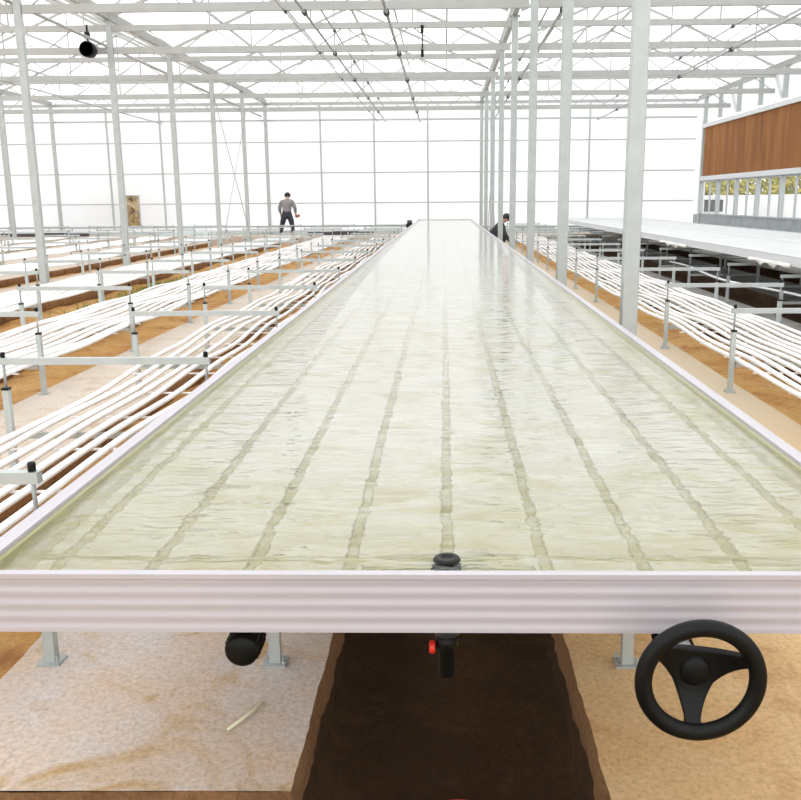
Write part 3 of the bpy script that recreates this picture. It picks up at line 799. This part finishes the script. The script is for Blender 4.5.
# header pipes along the far wall
for i,(z,r,m) in enumerate(((.50,.028,galv_dark),(.33,.03,whitep))):
    t=empty('header_pipe',(0,34.45-.16*i,z))
    MB().tube([(-22,0,0),(-1.2,0,0)],r,10).build('pipe',m,t)
    for x in range(-21,-1,2): MB().bar((x,0,.20-z),(x,0,-r),.03).build('stand',galv,t)
    tag(t,['grey header pipe along the foot of the far wall, upper of two','white header pipe along the foot of the far wall, lower of two'][i],'pipe','header pipes at the far wall')
t=empty('header_pipe',(0,34.45,.44))
MB().tube([(1.3,0,0),(9.0,0,0)],.028,10).build('pipe',galv_dark,t)
for x in range(2,9,2): MB().bar((x,0,-.24),(x,0,-.02),.03).build('stand',galv,t)
tag(t,'grey header pipe along the far wall right of the water tray','pipe')
for i,(x0,x1) in enumerate(((-16.4,-13.2),(-10.6,-8.4),(-5.0,-2.6))):
    o=MB().box(x0,x1,33.5,33.9,.20,.33).build('pipe_bundle_crate',[darkm,plinth_m,darkm][i])
    tag(o,['low dark metal crate at the far wall, left end','low pale crate at the far wall, middle','low dark metal crate at the far wall, nearest the tray'][i],'crate','crates at the far wall')
# dark drive motor by the far left corner of the tray
t=empty('drive_motor',(-1.14,30.3,-.13))
MB().box(-.10,.10,-.14,.14,.0,.60).build('stand',darkm,t)
MB().lathe([(.0,-.18),(.10,-.18),(.12,-.14),(.12,.14),(.09,.2),(0,.2)],Matrix.Translation((0,0,.74))@Matrix.Rotation(PI/2,4,'X'),18).build('motor',blackp,t)
MB().cbox((.0,0,.88),(.16,.2,.07)).build('terminal_box',darkm,t)
tag(t,'dark drive motor on a stand beside the far left corner of the tray','motor')
# green weeds in the soil of the third left row
s=MB(); rnd=random.Random(5)
for _ in range(900):
    x=-5.35+rnd.gauss(0,.13); y=16.6+rnd.gauss(0,1.6)
    if not -5.78<x<-5.05: continue
    a=rnd.uniform(0,6.28); h_=rnd.uniform(.05,.13); l=rnd.uniform(-.05,.05)
    d=(math.cos(a)*.012,math.sin(a)*.012)
    s.add([(x-d[0],y-d[1],-.16),(x+d[0],y+d[1],-.16),(x+l,y+l*.5,-.16+h_)],[(0,1,2)])
tag(s.build('weeds',grassm,recalc=False),'green weeds growing in the orange soil under the third left bench row','weeds',kind='stuff')
# scattered clods and straws on the slabs
o=MB().tube([(-.60,2.22,.006),(-.56,2.29,.008),(-.53,2.36,.006)],.0045,6).build('pale_stick',mat('straw',(.72,.70,.50),.6)); tag(o,'pale straw stick lying on the left concrete strip','stick')

# ------------------------------------------------------------------ people
skin_m=mat('skin',(.50,.30,.20),.55); hair_m=mat('black_hair',(.012,.010,.010),.6); shirt_m=mat('grey_shirt',(.27,.25,.25),.85,noise=.2,nscale=14)
trous_m=mat('dark_trousers',(.035,.04,.055),.85,noise=.2,nscale=14); teal_m=mat('teal_shoe',(.05,.25,.24),.6); jacket_m=mat('dark_jacket',(.04,.04,.045),.85)
def skin_mesh(name,pts,edges,rad,material,parent,root=0,sub=2):
    me=bpy.data.meshes.new(name); me.from_pydata([tuple(p) for p in pts],edges,[])
    o=bpy.data.objects.new(name,me); COL.objects.link(o)
    m=o.modifiers.new('skin','SKIN'); m.use_smooth_shade=True; m.branch_smoothing=.3
    for i,d in enumerate(me.skin_vertices[0].data):
        r=rad[i]; d.radius=(r,r) if not isinstance(r,tuple) else r; d.use_root=(i==root)
    o.modifiers.new('sub','SUBSURF').levels=sub; o.modifiers['sub'].render_levels=sub
    dg=bpy.context.evaluated_depsgraph_get(); dg.update()
    nm=bpy.data.meshes.new_from_object(o.evaluated_get(dg)); nm.name=name
    bpy.data.objects.remove(o); bpy.data.meshes.remove(me)
    nm.materials.clear(); nm.materials.append(material)
    for p in nm.polygons: p.use_smooth=True
    o=bpy.data.objects.new(name,nm); COL.objects.link(o); o.parent=parent
    return o
def person(J,label,shirt,trous,shoe,loc,rz):
    """J: joints in local metres. One continuous skinned body; clothing, hair and shoes are its children."""
    t=empty('person',loc,rz)
    names=[];pts=[];rad=[];edges=[]
    def add(n,p,r,par=None):
        names.append(n);pts.append(Vector(p));rad.append(r)
        if par is not None: edges.append((names.index(par),len(names)-1))
    V=lambda n: Vector(J[n])
    hd=(V('head')-V('neck')).normalized()
    add('pelvis',V('pelvis'),(.115,.09)); add('waist',V('pelvis').lerp(V('chest'),.5),(.11,.085),'pelvis'); add('chest',V('chest'),(.12,.09),'waist'); add('neck',V('neck'),.06,'chest')
    add('jaw',V('neck')+hd*.075,.075,'neck'); add('skull',V('neck')+hd*.145,.104,'jaw'); add('crown',V('neck')+hd*.215,.088,'skull')
    for s in 'lr':
        add('sh'+s,V('sh'+s),.050,'chest'); add('el'+s,V('el'+s),.040,'sh'+s); add('wr'+s,V('wr'+s),.032,'el'+s)
        f=(V('wr'+s)-V('el'+s)).normalized(); side=f.cross(Vector((0,0,1))); side=side.normalized() if side.length>.1 else Vector((0,1,0)); nrm=f.cross(side)
        add('palm'+s,V('wr'+s)+f*.06,.034,'wr'+s)
        for q in range(4):
            b=V('wr'+s)+f*.095+side*(.030-.020*q); l=(.062,.072,.068,.05)[q]
            add('f%d%s'%(q,s),b,.0095,'palm'+s); add('fm%d%s'%(q,s),b+f*l*.55+nrm*.012,.009,'f%d%s'%(q,s)); add('ft%d%s'%(q,s),b+f*l*.8+nrm*.035,.0075,'fm%d%s'%(q,s))
        b=V('wr'+s)+f*.035+side*.040; add('th'+s,b,.011,'palm'+s); add('tt'+s,b+f*.035+side*.018+nrm*.01,.009,'th'+s)
        add('hip'+s,V('hip'+s),.072,'pelvis'); add('kn'+s,V('kn'+s),.055,'hip'+s); add('an'+s,V('an'+s),.042,'kn'+s)
        add('toe'+s,V('toe'+s),.032,'an'+s)
    skin_mesh('body',pts,edges,rad,skin_m,t)
    fwd=Vector(J['face']); fwd=(fwd-hd*fwd.dot(hd)).normalized(); sd=hd.cross(fwd).normalized()
    c=V('neck')+hd*.135
    MB().tube([c+fwd*.085+hd*.01,c+fwd*.118-hd*.02],[.008,.016],8).build('nose',skin_m,t)
    for s in (-1,1):
        MB().lathe([(0,-.01),(.022,-.006),(.024,.006),(0,.01)],Matrix.Translation(c+sd*s*.094-hd*.01)@sd.to_track_quat('Z','Y').to_matrix().to_4x4(),10).build('ear',skin_m,t)
        MB().lathe([(0,-.006),(.011,0),(0,.006)],Matrix.Translation(c+fwd*.094+sd*s*.033+hd*.012)@fwd.to_track_quat('Z','Y').to_matrix().to_4x4(),8).build('eye',hair_m,t)
    MB().bar(c+fwd*.090-hd*.055-sd*.022,c+fwd*.090-hd*.055+sd*.022,.008).build('mouth',copper,t)
    # hair: a cap that reaches the nape at the back and the brow at the front
    hp=MB(); n=20; rings=9; vs=[];fs=[]; hc=V('neck')+hd*.150-fwd*.008
    for i in range(rings+1):
        for k in range(n):
            a=2*PI*k/n; ff=math.sin(a)
            lim=PI*(.64-.26*max(0,ff)+.17*max(0,-ff)); ph=(i/rings)*lim
            dv=(sd*math.cos(a)*.98+fwd*math.sin(a)*1.02)*math.sin(ph)+hd*math.cos(ph)*1.06
            vs.append(hc+dv*(.112+.004*math.sin(a*7+i*1.7)-.016*max(0,i-6)/3))
    for i in range(rings):
        for k in range(n): fs.append((i*n+k,i*n+(k+1)%n,(i+1)*n+(k+1)%n,(i+1)*n+k))
    hp.add(vs,fs,True); ho=hp.build('hair',hair_m,t); so=ho.modifiers.new('thick','SOLIDIFY'); so.thickness=.014; so.offset=0
    up=(V('chest')-V('pelvis')).normalized()
    P=[V('pelvis')-up*.04,V('pelvis').lerp(V('chest'),.5),V('chest'),V('neck').lerp(V('chest'),.18)]; E=[(0,1),(1,2),(2,3)]; Rr=[(.195,.150),(.175,.140),(.205,.155),.105]
    for s in 'lr':
        i=len(P); P+= [V('sh'+s),V('el'+s),V('el'+s).lerp(V('wr'+s),.9)]; E+= [(2,i),(i,i+1),(i+1,i+2)]; Rr+= [.098,.070,.050]
    skin_mesh('shirt',P,E,Rr,shirt,t,root=2)
    P=[V('pelvis')+up*.15,V('pelvis')-up*.05]; E=[(0,1)]; Rr=[(.175,.135),(.185,.145)]
    for s in 'lr':
        i=len(P); th=V('hip'+s).lerp(V('kn'+s),.10); P+= [th,V('hip'+s).lerp(V('kn'+s),.55),V('kn'+s),V('an'+s).lerp(V('kn'+s),.02)]; E+= [(1,i),(i,i+1),(i+1,i+2),(i+2,i+3)]; Rr+= [.128,.112,.092,.070]
    skin_mesh('trousers',P,E,Rr,trous,t,root=1)
    for s in 'lr':
        a=V('an'+s); d=V('toe'+s); bk=a+(a-d)*.30; bk.z=d.z
        skin_mesh('shoe',[Vector((a.x,a.y,d.z+.01)),d.lerp(a,-.05),bk,a+Vector((0,0,.02))],[(0,1),(0,2),(0,3)],[.05,.042,.042,.055],shoe,t)
    tag(t,label,'person'); return t
J={'pelvis':(0,0,.80),'chest':(.01,.05,1.14),'neck':(.01,.12,1.30),'head':(.01,.22,1.42),'face':(0,.75,-.65),
 'shl':(-.19,.05,1.20),'ell':(-.27,.02,.97),'wrl':(-.25,.14,.78),'shr':(.21,.05,1.20),'elr':(.30,.04,.97),'wrr':(.29,.19,.78),
 'hipl':(-.10,0,.70),'knl':(-.19,.05,.41),'anl':(-.25,-.02,.09),'toel':(-.28,.15,.042),'hipr':(.10,0,.70),'knr':(.17,.04,.41),'anr':(.20,-.02,.09),'toer':(.23,.15,.042)}
person(J,'person in grey shirt and dark trousers standing with back turned at the far wall',shirt_m,trous_m,teal_m,(-5.72,33.35,.20),0)
rt=empty('red_tool',(-5.375,33.66,.885))
MB().bar((-.05,-.02,-.02),(.04,.10,.03),.06,.08).build('body',mat('faded_red',(.45,.10,.09),.6),rt); MB().tube([(0,.05,-.04),(-.04,0,.05),(-.06,-.04,.06)],.018,8).build('grip',blackp,rt)
tag(rt,'small red tool held in the right hand of the standing person','tool')
J2={'pelvis':(-.20,0,.36),'chest':(.02,0,.64),'neck':(.13,0,.77),'head':(.22,0,.86),'face':(.8,0,-.4),
 'shl':(.05,.185,.68),'ell':(.17,.24,.44),'wrl':(.34,.18,.28),'shr':(.05,-.185,.68),'elr':(.19,-.24,.43),'wrr':(.36,-.16,.26),
 'hipl':(-.15,.10,.33),'knl':(.20,.19,.45),'anl':(.02,.16,.09),'toel':(.20,.20,.042),'hipr':(-.15,-.10,.33),'knr':(.20,-.19,.45),'anr':(.02,-.16,.09),'toer':(.20,-.20,.042)}
sc_=1.08
J2={k:(tuple(c*sc_ for c in v) if k!='face' else v) for k,v in J2.items()}
person(J2,'person in dark jacket crouching between the far columns right of the tray',jacket_m,trous_m,blackrub,(1.47,25.2,0),0)
